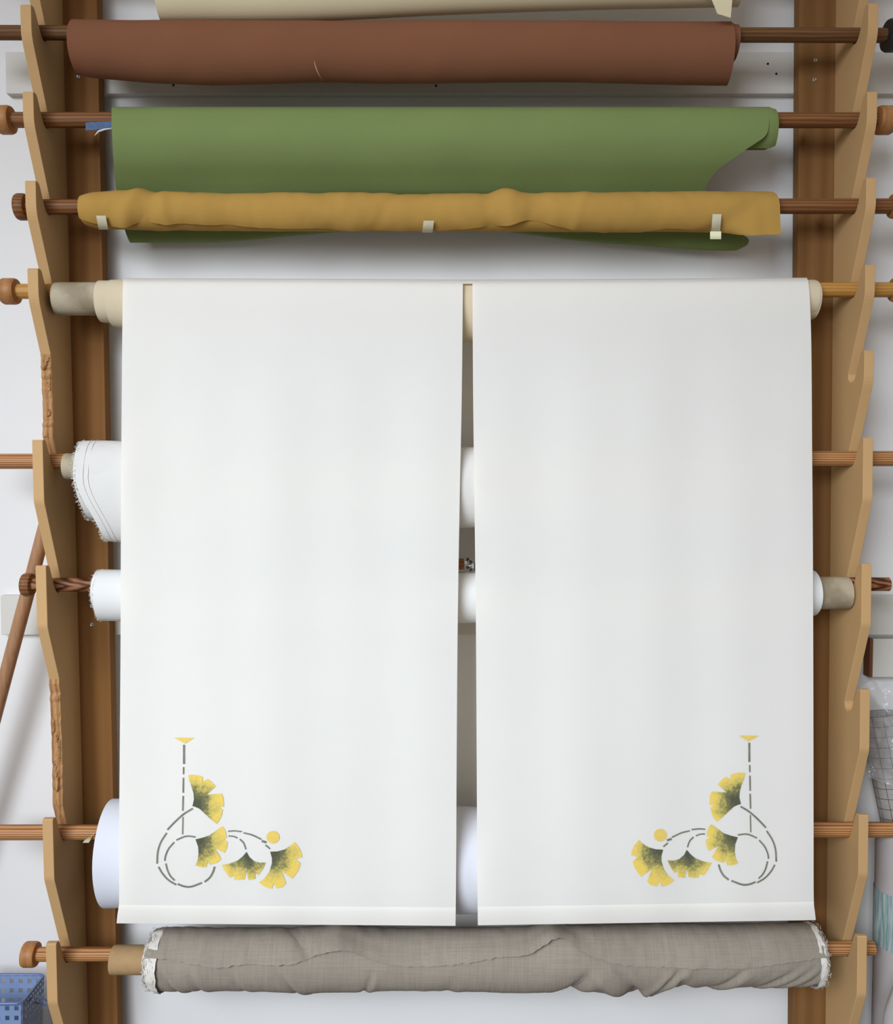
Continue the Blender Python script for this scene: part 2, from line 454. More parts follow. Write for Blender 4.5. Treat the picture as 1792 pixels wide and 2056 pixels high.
def upright(side, label, tips, rods, broken, xin_top, xin_bot, post_top, post_bot, thick, screws):
    sgn = -1 if side == 0 else 1
    root = thing('rack_upright', label, 'rack', (sgn * 0.88, YP, 0.0))
    zt, zb = 2.85, 0.03
    ptop = at(xin_top[0], xin_top[1], 0); pbot = at(xin_bot[0], xin_bot[1], 0)
    def xin(z): return lerp(pbot.x, ptop.x, (z - pbot.z) / (ptop.z - pbot.z))
    P = fork_profile(tips, rods, broken, side, xin_bot[0], zb, zt)
    n = len(P)
    V = [(xin(z), y, z) for (y, z, _) in P] + [(xin(z) + sgn * thick, y, z) for (y, z, _) in P]
    Fc, mats = [], []
    Fc.append(tuple(range(n))); mats.append(0)
    Fc.append(tuple(range(2*n-1, n-1, -1))); mats.append(0)
    for i in range(n):
        j = (i + 1) % n
        Fc.append((i, i + n, j + n, j)); mats.append(1 if (P[i][2] or P[j][2]) and abs(i - j) == 1 else 0)
    me_o = obj('fork_plate', V, Fc, [M['mdf'], M['mdf_raw']], root, False)
    for p, m in zip(me_o.data.polygons, mats): p.material_index = m
    bm = bmesh.new(); bm.from_mesh(me_o.data); bmesh.ops.recalc_face_normals(bm, faces=bm.faces); bm.to_mesh(me_o.data); bm.free()
    me_o['label'] = 'pale fibreboard plate cut into a row of forks'
    m = me_o.modifiers.new('bevel', 'BEVEL'); m.width = 0.0012; m.segments = 2; m.limit_method = 'ANGLE'; m.angle_limit = math.radians(50)
    torn = [p for p in P if p[2]]
    for grp in ([p for p in torn if p[1] > 1.3], [p for p in torn if p[1] <= 1.3]):
        if not grp: continue
        rows = []
        za, zb_ = grp[0][1], grp[-1][1]
        for q in range(91):
            z = lerp(za, zb_, q / 90); r = []
            yb = sinterp(-z, [(-p[1], p[0]) for p in grp])
            for c in range(9):
                x = lerp(xin(z) + sgn * 0.0006, xin(z) + sgn * (thick - 0.0006), c / 8)
                j = noise.fractal(Vector((x * 160, z * 38, 2.0)), 1.0, 2.0, 3)
                step = 0.0045 if nz(x * 60 + 3, z * 22) > 0.12 else 0.0
                edge = math.sin(math.pi * c / 8) ** 0.5
                r.append(Vector((x, yb + 0.0015 - (0.0012 + step + 0.0035 * abs(j)) * edge, z)))
            rows.append(r)
        g = grid('splintered_edge', rows, M['mdf_raw'], root)
        for p in g.data.polygons: p.use_smooth = False
        g['label'] = 'torn brown stump of a snapped fork'
    # post behind
    a = at(post_top[0], post_top[1], YB); b = at(post_bot[0], post_bot[1], YB)
    def xp(z): return lerp(b.x, a.x, (z - b.z) / (a.z - b.z))
    V = []
    for z in (zb - 0.03, zt):
        for (x, y) in ((xp(z), YP), (xin(z) + sgn * (thick + 0.001), YP), (xin(z) + sgn * (thick + 0.001), YB), (xp(z), YB)):
            V.append((x, y, z))
    Fc = [(0,1,2,3),(7,6,5,4),(0,4,5,1),(1,5,6,2),(2,6,7,3),(3,7,4,0)]
    post = obj('post', V, Fc, M['pine_l'] if side == 0 else M['pine_r'], root, False)
    bm = bmesh.new(); bm.from_mesh(post.data); bmesh.ops.recalc_face_normals(bm, faces=bm.faces); bm.to_mesh(post.data); bm.free()
    m = post.modifiers.new('bevel', 'BEVEL'); m.width = 0.002; m.segments = 2
    post['label'] = 'orange brown pine board'
    for (px, py) in screws:
        v, f = screw_geo(px, py, YP)
        obj('screw', v, f, M['screw'], root)
    return root

def knot(px, py, side, r):
    c = at(px, py, YP); return ((c.x - (-0.88 if side == 0 else 0.88), c.z), r, rgb(84, 50, 26))
M['pine_l'] = mat_wood('pine_post_left', rgb(137, 95, 54), rgb(122, 82, 45), 9, 3.5, 'Z', 0.55, 0.75, 0.02, spec=0.12, knots=[knot(193, 283, 0, 0.012)])
M['pine_r'] = mat_wood('pine_post_right', rgb(127, 90, 53), rgb(113, 78, 44), 8, 3.5, 'Z', 0.55, 0.75, 0.02, spec=0.12, knots=[knot(1612, 284, 1, 0.014), knot(1646, 455, 1, 0.016)])

tipsL = [-345, -170, 8, 183, 362, 538, 712, 883, 1136, 1388, 1645, 1895, 2140]
rodsL = {1: 0, 2: 1, 3: 2, 4: 3, 5: 4, 7: 5, 8: 6, 10: 7, 11: 8}
upright(0, 'left upright of the rack, its forked plate has two forks snapped off', tipsL, rodsL, (6, 9),
        (62, 10), (114, 1950), (206, 0), (247, 2056), 0.0235, [(157, 154), (184, 1217), (184, 1254)])
tipsR = [-345, -170, 5, 183, 356, 531, 703, 879, 1132, 1385, 1637, 1880, 2130]
rodsR = {1: 0, 2: 1, 3: 2, 4: 3, 5: 4, 7: 5, 8: 6, 10: 7, 11: 8}
upright(1, 'right upright of the rack with all its wooden forks whole', tipsR, rodsR, (),
        (1743, 5), (1721, 1880), (1593, 0), (1580, 2056), 0.0215, [(1637, 121), (1635, 160)])

# ------------------------------------------------------------------ rods
def knob_geo(c, r, w, d):
    # d = +1: outer end towards +X
    pr = [(0, ROD_R * 0.9), (0.003, r * 0.93), (0.008, r), (w - 0.006, r), (w - 0.002, r * 0.93), (w, r * 0.7)]
    return lathe_x([(d * x, q) for x, q in pr], c.x, c.y, c.z)
def rod(i, xl, xr, mat, label, knobL=None, knobR=None, r=ROD_R, knob_mat=None, sag=0.0):
    yl, yr = ROD_PX[i]
    A = at(100, yl, YS); B = at(1690, yr, YS)
    def pos(px):
        y0 = lerp(yl, yr, (px - 100) / 1590)
        x = at(px, y0, YS).x
        t = (x - A.x) / (B.x - A.x)
        z = lerp(A.z, B.z, t) - sag * 4 * t * (1 - t)
        return Vector((x, YS, z))
    root = thing('wooden_rod', label, 'rod', pos(896), 'wooden rods lying across the rack')
    pts = [pos(lerp(xl, xr, k / 24)) for k in range(25)]
    v, f = tube_geo(pts, r, 28)
    obj('shaft', v, f, mat, root, True, sharp=50)
    if knobL:
        x0, x1, rad = knobL
        c = pos(x1); w = c.x - pos(x0).x
        v, f = knob_geo(c, rad, w, -1); obj('end_knob', v, f, knob_mat or M['knob'], root, True, sharp=40)
    if knobR:
        x0, x1, rad, km = knobR
        c = pos(x0); w = pos(x1).x - c.x
        v, f = knob_geo(c, rad, w, 1); obj('end_knob', v, f, km or M['knob'], root, True, sharp=40)
    return root
KR = 0.0305
rod(0, -60, 1860, M['rod_dark'], 'dark wooden rod through the topmost cream roll')
rod(1, -70, 1778, M['rod_dark'], 'dark wooden rod through the rust red roll', knobR=(1776, 1806, 0.034, M['black_metal']), r=0.0152)
rod(2, 20, 1765, M['rod_brown'], 'brown wooden rod with round end knobs through the green roll', (-4, 27, KR), (1757, 1792, KR, None))
rod(3, 50, 1790, M['rod_brown'], 'reddish wooden rod with end knobs through the mustard roll', (33, 57, 0.029), (1786, 1812, 0.027, None), knob_mat=M['rod_brown'])
rod(4, 30, 1790, M['rod_gold'], 'golden wooden rod with end knobs that carries the white curtain', (4, 37, 0.029), (1788, 1815, 0.027, None))
rod(5, -60, 1850, M['rod_stripe'], 'long striped rod without knobs through the frayed white linen roll', r=0.0172)
rod(6, 66, 1783, M['rod_flame'], 'flame grained dark rod ending short on the right, knob on the left', (46, 68, 0.0265), None, r=0.0155, knob_mat=M['rod_brown'])
rod(7, -60, 1850, M['rod_stripe'], 'long striped rod through the big white roll near the bottom', r=0.0172)
rod(8, 70, 1753, M['rod_stripe'], 'lowest striped rod through the grey linen roll, knob on the left', (47, 77, 0.028), None, r=0.0158)

# ------------------------------------------------------------------ rolls of cloth
def zrow(px, y, Y=YS): return at(px, y, Y).z
def spiral(name, mat, parent, nx, u2px, ytop, ybot, W, turns, phi0, ybot_in, W_in, xl, xr, disp=None,
           Yc=YS, drop=0.004, per=44, thick=0.0011, rowref=None, endscale=None, yx=None, flat=None):
    """cloth wound round a rod: outer end at angle phi0 (0 front, 90 top), wound over the top to the back.
    ytop/ybot/ybot_in(px) rows of the silhouette; xl/xr(t) pixel columns of the side edges; W depth half-width."""
    n = int(per * turns); rows = []
    fx = yx if yx is not None else Yc - W * 0.6
    for i in range(nx + 1):
        u = i / nx
        r = []
        pxn = lerp(xl(0), xr(0), u)
        zt = zrow(pxn, ytop(pxn)); zb = zrow(pxn, ybot(pxn)); zbi = zrow(pxn, ybot_in(pxn))
        p0 = phi0(pxn) if callable(phi0) else phi0
        for j in range(n + 1):
            t = j / n
            phi = math.radians(p0) + t * (2 * math.pi * turns)
            e = clamp(t * 1.25)
            H = lerp(zt - zb, zt - drop - zbi, e); Wd = lerp(W, W_in, e)
            ztt = zt - drop * e
            if endscale:
                k = endscale(pxn); H2 = H * k; ztt -= (H - H2) * 0.35; H = H2; Wd *= k
            zc = ztt - H / 2
            px = lerp(xl(t), xr(t), u)
            x = at(px, rowref or ytop(pxn), fx).x
            d = disp(pxn, math.degrees(phi), t) if disp else 0.0
            cph = math.cos(phi)
            if flat and t < 0.16 and phi < 0:
                cph = lerp(cph, 1.0, flat(pxn)); zc += 0.013 * flat(pxn) * math.sin(phi)
            r.append(Vector((x, Yc - (Wd + d) * cph, zc + (H / 2 + d) * math.sin(phi))))
        rows.append(r)
    return grid(name, rows, mat, parent, thick)
K = lambda v: (lambda *_: v)
def hollow_tube(name, parent, mat, xl, xr, ytop, ybot, Yc=YS, wall=0.004, wob=0.0):
    zt = zrow(xl, ytop); zb = zrow(xl, ybot); R = (zt - zb) / 2; zc = (zt + zb) / 2
    ztr = zrow(xr, ytop); dz = 0
    X0 = at(xl, ytop, Yc - R * 0.5).x; X1 = at(xr, ytop, Yc - R * 0.5).x
    n = 40; prof = [(X0, R - wall), (X0, R), (X0 + 0.004, R), (X1 - 0.004, R), (X1, R), (X1, R - wall)]
    V, Fc = [], []
    for q, (x, r) in enumerate(prof):
        for k in range(n):
            t = 2 * math.pi * k / n
            rr = r * (1 + wob * nz(k * 0.4, x * 9))
            V.append((x, Yc + rr * math.cos(t), zc + rr * math.sin(t)))
    m = len(prof)
    for i in range(m):
        for k in range(n):
            a, b = i, (i + 1) % m
            Fc.append((a*n+k, a*n+(k+1) % n, b*n+(k+1) % n, b*n+k))
    return obj(name, V, Fc, mat, parent, True, sharp=40)
def fringe(name, parent, pts_dirs, mat, r=0.0004, curl=0.004):
    parts = []
    for p, d, L in pts_dirs:
        q = [p, p + d * L * 0.5 + Vector((random.uniform(-1, 1), random.uniform(-1, 1), random.uniform(-1, 1))) * curl * 0.3,
             p + d * L + Vector((random.uniform(-1, 1), random.uniform(-1, 1), random.uniform(-1, 1))) * curl * 0.6]
        parts.append(tube_geo(q, [r, r, r * 0.6], 4))
    v, f = join_geo(parts)
    o = obj(name, v, f, mat, parent); o['kind'] = 'stuff'
    return o
def edge_points(o, col, first=0, last=None):
    """world points of one end column of a grid object built by spiral()/grid()"""
    me = o.data; base = wloc(o)
    rows = o['cols']; n = o['rows']
    last = last or n
    return [Vector(me.vertices[col * n + j].co) + base for j in range(first, last)]

# --- cream roll at the very top
root = thing('fabric_roll', 'cream cloth roll at the very top, mostly cut off, with a hanging corner', 'fabric roll', at(896, -60, YS), 'fabric rolls on the rack')
bot = lambda px: sinterp(px, [(300, 43), (600, 40), (900, 26), (1200, 16), (1400, 12), (1500, 10)])
spiral('cloth', M['cream'], root, 60, None, K(-150), bot, 0.062, 2.3, -100, lambda px: bot(px) - 40, 0.05, K(309), K(1497), None)
flapo = []
for i in range(11):
    u = i / 10; r = []
    for j in range(11):
        t = j / 10
        top_x = lerp(1385, 1475, u); bx = lerp(1440, 1466, u); by = lerp(28, 36, u)
        ex = lerp(top_x, bx, t) + (4 * math.sin(math.pi * t) * (1 - u))
        ey = lerp(-60, by, t) + lerp(-6, 0, u) * math.sin(math.pi * t)
        r.append(at(ex, ey, YS - 0.066 - 0.012 * t + 0.008 * u))
    flapo.append(r)
grid('loose_corner', flapo, M['cream'], root, 0.0009)

# --- rust red roll
root = thing('fabric_roll', 'rust red cloth roll, second from the top', 'fabric roll', at(896, 60, YS), 'fabric rolls on the rack')
bot = lambda px: sinterp(px, [(147, 152), (170, 157), (220, 161), (320, 169), (450, 171), (640, 166), (800, 169), (1000, 167), (1150, 166), (1300, 170), (1465, 172)])
top = lambda px: interp(px, [(147, 44), (1465, 48)])
xl = lambda t: 141 + 3 * smooth(t * 3)
xr = lambda t: 1470 if t < 0.50 else lerp(1470, 1487, smooth((t - 0.50) / 0.1))
spiral('cloth', M['red'], root, 130, None, top, bot, 0.060, 2.6, lambda px: -88 + 3 * nz(px * 0.006), lambda px: 118, 0.036, xl, xr,
       lambda px, ph, t: 0.0012 * nz(px * 0.006, ph * 0.006) + 0.0009 * nz(px * 0.02, ph * 0.02), drop=0.0055)
cr = []
for k in range(13):
    t = k / 12; px = lerp(631, 649, t ** 1.6); py = lerp(122, 164.5, t)
    z = zrow(px, py); zc = zrow(px, 106); H = zrow(px, 46) - zc
    s = clamp((z - zc) / H, -1, 1); Y = YS - 0.0622 * math.sqrt(max(0.0, 1 - s * s)) - 0.0003
    c = at(px, py, Y); w = 0.0011 * math.sin(math.pi * clamp(t * 0.9 + 0.08))
    cr.append([c + Vector((-w, 0, 0)), c + Vector((0, -0.0006, 0)), c + Vector((w, 0, 0))])
grid('crease', cr, M['red_pale'], root, 0.0004)['label'] = 'short pale crease'

# --- green roll with a long loose loop
root = thing('fabric_roll', 'green cloth roll with a long loose loop hanging behind the mustard roll', 'fabric roll', at(896, 230, YS), 'fabric rolls on the rack')
spiral('inner_winding', M['green'], root, 120, None, K(218), K(311), 0.044, 2.4, -60, K(284), 0.036, K(229), K(1559), None, drop=0.004, endscale=lambda px: 1 - 0.10 * clamp((px - 1545) / 14) ** 2)
path = [(0.140, 280), (0.128, 262), (0.110, 238), (0.085, 220), (0.060, 215), (0.035, 219), (0.018, 236), (0.012, 262), (0.016, 290),
        (0.034, 325), (0.066, 362), (0.100, 398), (0.124, 428), (0.137, 452), (0.143, 470), (0.150, 483), (0.160, 488), (0.170, 480), (0.176, 460), (0.178, 420)]
redge = [(0, 1540), (4, 1545), (7, 1541), (7.6, 1530), (8.5, 1487), (9.5, 1438), (10.3, 1418), (11, 1412), (12, 1432), (13, 1470), (13.8, 1500), (14.6, 1500), (15.3, 1485), (16, 1476), (19, 1470)]
ledge = [(0, 226), (5, 224), (8, 226), (10, 231), (12, 241), (14, 253), (16, 262), (19, 262)]
ybf = lambda px: sinterp(px, [(240, 487), (450, 485), (600, 472), (800, 458), (1000, 464), (1150, 482), (1300, 494), (1450, 503), (1520, 500)])
ys_ = [(i, p[0]) for i, p in enumerate(path)]; yy_ = [(i, p[1]) for i, p in enumerate(path)]
rows = []
for i in range(111):
    u = i / 110; r = []
    for j in range(115):
        s = j / 114 * (len(path) - 1)
        Y = sinterp(s, ys_); y = sinterp(s, yy_)
        px = lerp(sinterp(s, ledge), sinterp(s, redge), u)
        if y > 385 and s > 10: y = 385 + (y - 385) * (ybf(px) - 385) / (488 - 385)
        Y += 0.002 * nz(px * 0.006, s * 0.4)
        r.append(at(px, y, Y))
    rows.append(r)
grid('loose_loop', rows, M['green'], root, 0.0011)
rows = []
for i in range(13):
    t = i / 12
    rows.append([at(lerp(172, 232, t), lerp(lerp(246, 243, t), lerp(262, 258, t), j / 4) + 2.0 * nz(i * 0.9, j), YS - 0.019 - 0.001 * nz(i * 0.7, j * 0.8) - 0.003 * t) for j in range(5)])
grid('blue_strip', rows, M['blue_tag'], root, 0.0008)['label'] = 'torn blue strip at the left end'
v, f = tube_geo([at(232, 257, 0.036), at(210, 260, 0.037), at(198, 264, 0.036), at(190, 272, 0.036)], [0.0014, 0.002, 0.0022, 0.0006], 6)
obj('loose_thread', v, f, M['thread'], root)

# --- mustard roll
root = thing('fabric_roll', 'mustard yellow cloth roll held with three bits of tape', 'fabric roll', at(896, 410, YS), 'fabric rolls on the rack')
fe = [(165, 452), (225, 458), (300, 456), (500, 461), (700, 465), (860, 466.5), (950, 463), (1000, 461), (1050, 452), (1085, 456), (1130, 463), (1200, 468), (1260, 469), (1350, 464), (1400, 466), (1440, 469), (1500, 471), (1557, 469)]
ytopY = lambda px: sinterp(px, [(165, 388), (190, 386), (260, 384), (330, 387), (500, 388), (850, 390), (980, 388), (1015, 384), (1050, 387), (1300, 386), (1557, 384)])
ybotY = lambda px: sinterp(px, [(165, 462), (300, 465), (500, 467), (700, 467.5), (900, 468), (1050, 468), (1200, 469), (1350, 468), (1480, 471), (1557, 471)])
def yphi(px):
    zt, zb, ze = zrow(px, ytopY(px)), zrow(px, ybotY(px)), zrow(px, sinterp(px, fe))
    s = clamp((ze - (zt + zb) / 2) / ((zt - zb) / 2), -0.985, 1)
    return math.degrees(math.asin(s))
def ydisp(px, ph, t):
    k = clamp(1 - t * 2.2)
    d = 0.0022 * nz(px * 0.018 + ph * 0.01, ph * 0.008) + 0.0010 * nz(px * 0.05, ph * 0.02, 3.0)
    d += 0.0045 * gauss(px, 262 + ph * 0.25, 16) - 0.004 * gauss(px, 300 + ph * 0.2, 20) + 0.0035 * gauss(px, 330 - ph * 0.1, 12)
    d += 0.0055 * gauss(px, 1028 - ph * 0.12, 24) - 0.0035 * gauss(px, 985 - ph * 0.1, 18) - 0.003 * gauss(px, 1075, 26)
    d -= 0.0025 * gauss(px, 455, 22); d += 0.002 * gauss(px, 700, 30); d -= 0.002 * gauss(px, 775 + ph * 0.4, 14)
    d += 0.002 * gauss(px, 1165 + ph * 0.2, 12) - 0.003 * gauss(px, 1500 + ph * 1.0, 26)
    return d * k * 1.5
yes = lambda px: lerp(0.80, 1.0, math.sqrt(clamp((px - 160) / 26)))
spiral('cloth', M['yellow'], root, 240, None, ytopY, ybotY, 0.044, 2.3, yphi, lambda px: ybotY(px) - 9, 0.034,
       K(158), lambda t: lerp(1562, 1556, clamp(t * 4)), ydisp, drop=0.004, per=56, thick=0.001, endscale=yes, flat=lambda px: smooth((px - 1440) / 80))
def yellow_tape(x0, x1, y0, y1, skew, tail=0):
    rows = []
    for i in range(15):
        t = i / 14; py = lerp(y0, y1, t); r = []
        for j in range(4):
            px = lerp(x0, x1, j / 3) + skew * t
            zt, zb = zrow(px, ytopY(px)), zrow(px, ybotY(px)); zc, H = (zt + zb) / 2, (zt - zb) / 2
            s = clamp((zrow(px, py) - zc) / (H + 0.001), -0.97, 0.97)
            d = ydisp(px, math.degrees(math.asin(s)), 0) 
            Y = YS - (0.044 + d) * math.sqrt(1 - s * s) - 0.0022
            if tail and t > 1 - tail: Y -= 0.003
            r.append(at(px, py, Y))
        rows.append(r)
    return rows
for (x0, x1, y0, y1, sk, mt) in ((193, 212, 433, 461, 5, 'tape'), (850, 871, 443, 467, -3, 'tape'), (1430, 1448, 430, 466, -3, 'tape')):
    grid('tape', yellow_tape(x0, x1, y0, y1, sk), M[mt], root, 0.0004)
tr = [[at(lerp(1425, 1447, j / 3), lerp(465, 480, i / 4), 0.022 - 0.004 * math.sin(i / 4 * math.pi)) for j in range(4)] for i in range(5)]
M['tape_new'] = mat_plain('tape_end', rgb(232, 228, 190), 0.6, var=0.05)
grid('tape_end', tr, M['tape_new'], root, 0.0012)

# --- calico roll that carries the curtain
root = thing('fabric_roll', 'natural calico roll on a cardboard tube, under the white curtain', 'fabric roll', at(896, 575, YS), 'fabric rolls on the rack')
hollow_tube('cardboard_tube', root, M['kraft'], 107, 1600, 567, 633, wob=0.02)
botN = lambda px: sinterp(px, [(190, 652), (245, 661), (400, 676), (600, 688), (938, 691), (1300, 672), (1500, 652), (1643, 637)])
spiral('cloth', M['natural'], root, 90, None, lambda px: 562, botN, 0.047, 2.4, 200, lambda px: 640, 0.041,
       lambda t: lerp(216, 192, smooth((t - 0.45) / 0.06)), lambda t: lerp(1640, 1645, smooth((t - 0.45) / 0.06)),
       lambda px, ph, t: 0.0012 * nz(px * 0.03, ph * 0.02), drop=0.003)

# --- frayed white linen roll
def selvedge_line(rows_fn, name, parent, mat, r=0.0006):
    v, f = tube_geo(rows_fn, r, 5); return obj(name, v, f, mat, parent)
root = thing('fabric_roll', 'loosely wound white linen roll with a frayed left edge and hanging loop', 'fabric roll', at(896, 900, YS), 'fabric rolls on the rack')
hollow_tube('cardboard_tube', root, M['kraft'], 127, 1560, 910, 963)
botW = lambda px: sinterp(px, [(165, 1092), (245, 1098), (500, 1085), (938, 1064), (1300, 1050), (1560, 1040)])
def edgeW(t):
    ph = (200 + 360 * 2.4 * t) % 360
    s = math.sin(math.radians(ph))
    if t < 0.42: return 172 + 40 * smooth((-s + 0.25) / 1.2)
    return 166 + 12 * smooth((-s + 0.2) / 1.2)
lin = spiral('cloth', M['whitelinen'], root, 80, None, lambda px: interp(px, [(165, 883), (938, 897), (1560, 890)]), botW, 0.062, 2.4, 200, lambda px: 1012, 0.055,
       edgeW, K(1560), lambda px, ph, t: 0.002 * nz(px * 0.02, ph * 0.015), drop=0.004, yx=YS)
def fray(o, ncol, parent, count, L, i0, i1, mat='thread'):
    me = o.data; base = wloc(o); n = ncol
    pd = []
    for k in range(count):
        j = random.randint(i0, i1)
        p = Vector(me.vertices[j].co).lerp(Vector(me.vertices[j + 1].co), random.random()) + base
        pd.append((p + Vector((0.001, 0, 0)), Vector((-1, random.uniform(-.35, .35), random.uniform(-.6, .3))), random.uniform(0.4, 1) * L))
    fringe('frayed_edge', parent, pd, M[mat])
nW = int(44 * 2.4) + 1
fray(lin, nW, root, 900, 0.008, 0, nW - 2)
for off in (14, 24):
    pts = []
    for j in range(6, 46):
        a = Vector(lin.data.vertices[j].co); b = Vector(lin.data.vertices[2 * nW + j].co)
        p = a + (b - a).normalized() * off * 0.00113
        c = wloc(lin); q = p + c
        t = j / (nW - 1); ph = math.radians(200 + 360 * 2.4 * t)
        pts.append(q + Vector((0, -math.cos(ph), math.sin(ph))) * 0.0018)
    v, f = tube_geo(pts, 0.0005, 5); obj('selvedge_thread', v, f, M['thread_line'], root)

# --- small white roll
root = thing('fabric_roll', 'small white cotton roll with ragged ends on a cardboard tube', 'fabric roll', at(896, 1165, YS), 'fabric rolls on the rack')
hollow_tube('cardboard_tube', root, M['kraft'], 260, 1708, 1158, 1223)
spl = spiral('cloth', M['whiteroll'], root, 70, None, lambda px: interp(px, [(188, 1143), (938, 1148), (1643, 1145)]),
       lambda px: interp(px, [(188, 1250), (938, 1255), (1500, 1245), (1643, 1238)]), 0.054, 2.5, 195, lambda px: 1214, 0.046,
       lambda t: lerp(192, 186, smooth((t - 0.42) / 0.06)), K(1645), lambda px, ph, t: 0.001 * nz(px * 0.03, ph * 0.02), drop=0.003)
nS = int(44 * 2.5) + 1
fray(spl, nS, root, 420, 0.004, 0, nS - 2)

# --- big white roll
root = thing('fabric_roll', 'big soft white roll behind the lower end of the curtain', 'fabric roll', at(896, 1690, YS), 'fabric rolls on the rack')
def bdisp(px, ph, t):
    return (0.0022 * nz(px * 0.02, ph * 0.02) + 0.003 * nz(px * 0.03 + ph * 0.012, 4.0)) * clamp(1 - t * 1.5)
spiral('cloth', M['whitecotton'], root, 70, None, lambda px: interp(px, [(180, 1606), (938, 1622), (1600, 1640)]),
       lambda px: interp(px, [(180, 1819), (938, 1832), (1600, 1815)]), 0.104, 2.5, 190, lambda px: 1790, 0.09,
       lambda t: 182 + 5 * t, K(1585), bdisp, drop=0.006, per=60, yx=YS - 0.10)
hollow_tube('paper_core', root, M['cream'], 215, 1575, 1652, 1692, wall=0.0015)
sc = [[at(lerp(lerp(190, 178, j / 4), lerp(190, 166, smooth(j / 4)), i / 4), lerp(1672, 1692, j / 4), 0.040 - 0.004 * i / 4) for j in range(5)] for i in range(5)]
grid('paper_scrap', sc, M['cream'], root, 0.0005)

# --- grey linen roll
root = thing('fabric_roll', 'crumpled grey linen roll on the lowest rod', 'fabric roll', at(896, 1900, YS), 'fabric rolls on the rack')
hollow_tube('cardboard_tube', root, M['kraft_dark'], 221, 1600, 1900, 1954)
gtop = lambda px: sinterp(px, [(290, 1872), (330, 1867), (500, 1868), (560, 1866), (640, 1864), (680, 1862), (760, 1868), (900, 1866), (1050, 1866), (1100, 1858), (1140, 1862), (1300, 1860), (1500, 1860), (1640, 1858)])
gbot = lambda px: sinterp(px, [(290, 1975), (320, 1987), (450, 1987), (560, 1990), (600, 1992), (700, 1989), (800, 1986), (950, 1989), (1100, 1990), (1150, 1982), (1230, 1992), (1280, 1981), (1310, 1989), (1340, 1980), (1500, 1979), (1600, 1979), (1650, 1975)])
gedge = [(290, 1898), (330, 1899), (400, 1908), (440, 1913), (500, 1907), (560, 1909), (600, 1905), (640, 1893), (700, 1888), (760, 1903), (830, 1911), (930, 1906), (1000, 1897), (1060, 1893), (1090, 1880), (1130, 1872), (1180, 1893), (1250, 1908), (1350, 1911), (1480, 1913), (1560, 1905), (1640, 1895)]
def gphi(px):
    zt, zb, ze = zrow(px, gtop(px)), zrow(px, gbot(px)), zrow(px, sinterp(px, gedge) + 2.5 * nz(px * 0.09))
    return math.degrees(math.asin(clamp((ze - (zt + zb) / 2) / ((zt - zb) / 2), -1, 0.985)))
gfolds = [(355, -58, -0.5, 6, 0.005), (390, -30, -0.3, 9, 0.003), (480, -40, -0.4, 8, 0.002), (585, -45, -0.55, 9, 0.006), (730, -60, 0.3, 7, 0.003),
          (900, -50, 0.2, 14, 0.002), (1160, -40, 0.5, 16, 0.006), (1230, -45, -0.9, 22, -0.007), (1265, -40, -0.6, 12, 0.007), (1310, -50, 0.9, 16, -0.006),
          (1330, -40, 0.8, 10, 0.006), (1370, -40, -0.4, 12, 0.004), (1450, -45, 0.9, 10, 0.005), (1480, -40, 1.0, 9, -0.003), (1540, -45, 1.2, 12, 0.005), (1580, -40, 1.1, 10, 0.004), (1620, -40, 0.8, 10, 0.003)]
def gdisp(px, ph, t):
    a = (ph + 180) % 360 - 180
    k = clamp(1 - t * 1.6)
    d = 0.0016 * nz(px * 0.012, a * 0.012) + 0.0012 * nz(px * 0.05, a * 0.03, 2)
    if t > 0.3 or True:
        for (x, p, sl, w, amp) in gfolds:
            lenw = smooth((a + 105) / 30) * smooth((20 - a) / 45)
            d -= 1.7 * amp * gauss(px, x + (a - p) * sl, w * 0.8) * lenw
            d += 0.9 * abs(amp) * gauss(px, x + w * 1.7 + (a - p) * sl, w * 0.9) * lenw
    if a > 20:
        d += 0.006 * gauss(px, 672, 26) * smooth((a - 20) / 30) + 0.006 * gauss(px, 1112, 28) * smooth((a - 30) / 30)
        d -= 0.004 * gauss(px + (a - 45) * 0.6, 612, 12)
    lip = clamp(1 - t * 30)
    d += lip * (0.002 + 0.004 * gauss(px, 690, 40) + 0.005 * gauss(px, 1075, 50) + 0.0015 * nz(px * 0.03))
    return d * k * 1.6
ges = lambda px: 1 - 0.10 * clamp((305 - px) / 20) ** 2 - 0.07 * clamp((px - 1645) / 14) ** 2
gr = spiral('cloth', M['grey'], root, 330, None, gtop, gbot, 0.064, 2.3, gphi, lambda px: gbot(px) - 12, 0.055,
       lambda t: 296, lambda t: 1652, gdisp, drop=0.004, per=64, thick=0.0012, endscale=ges)
nG = int(64 * 2.3) + 1
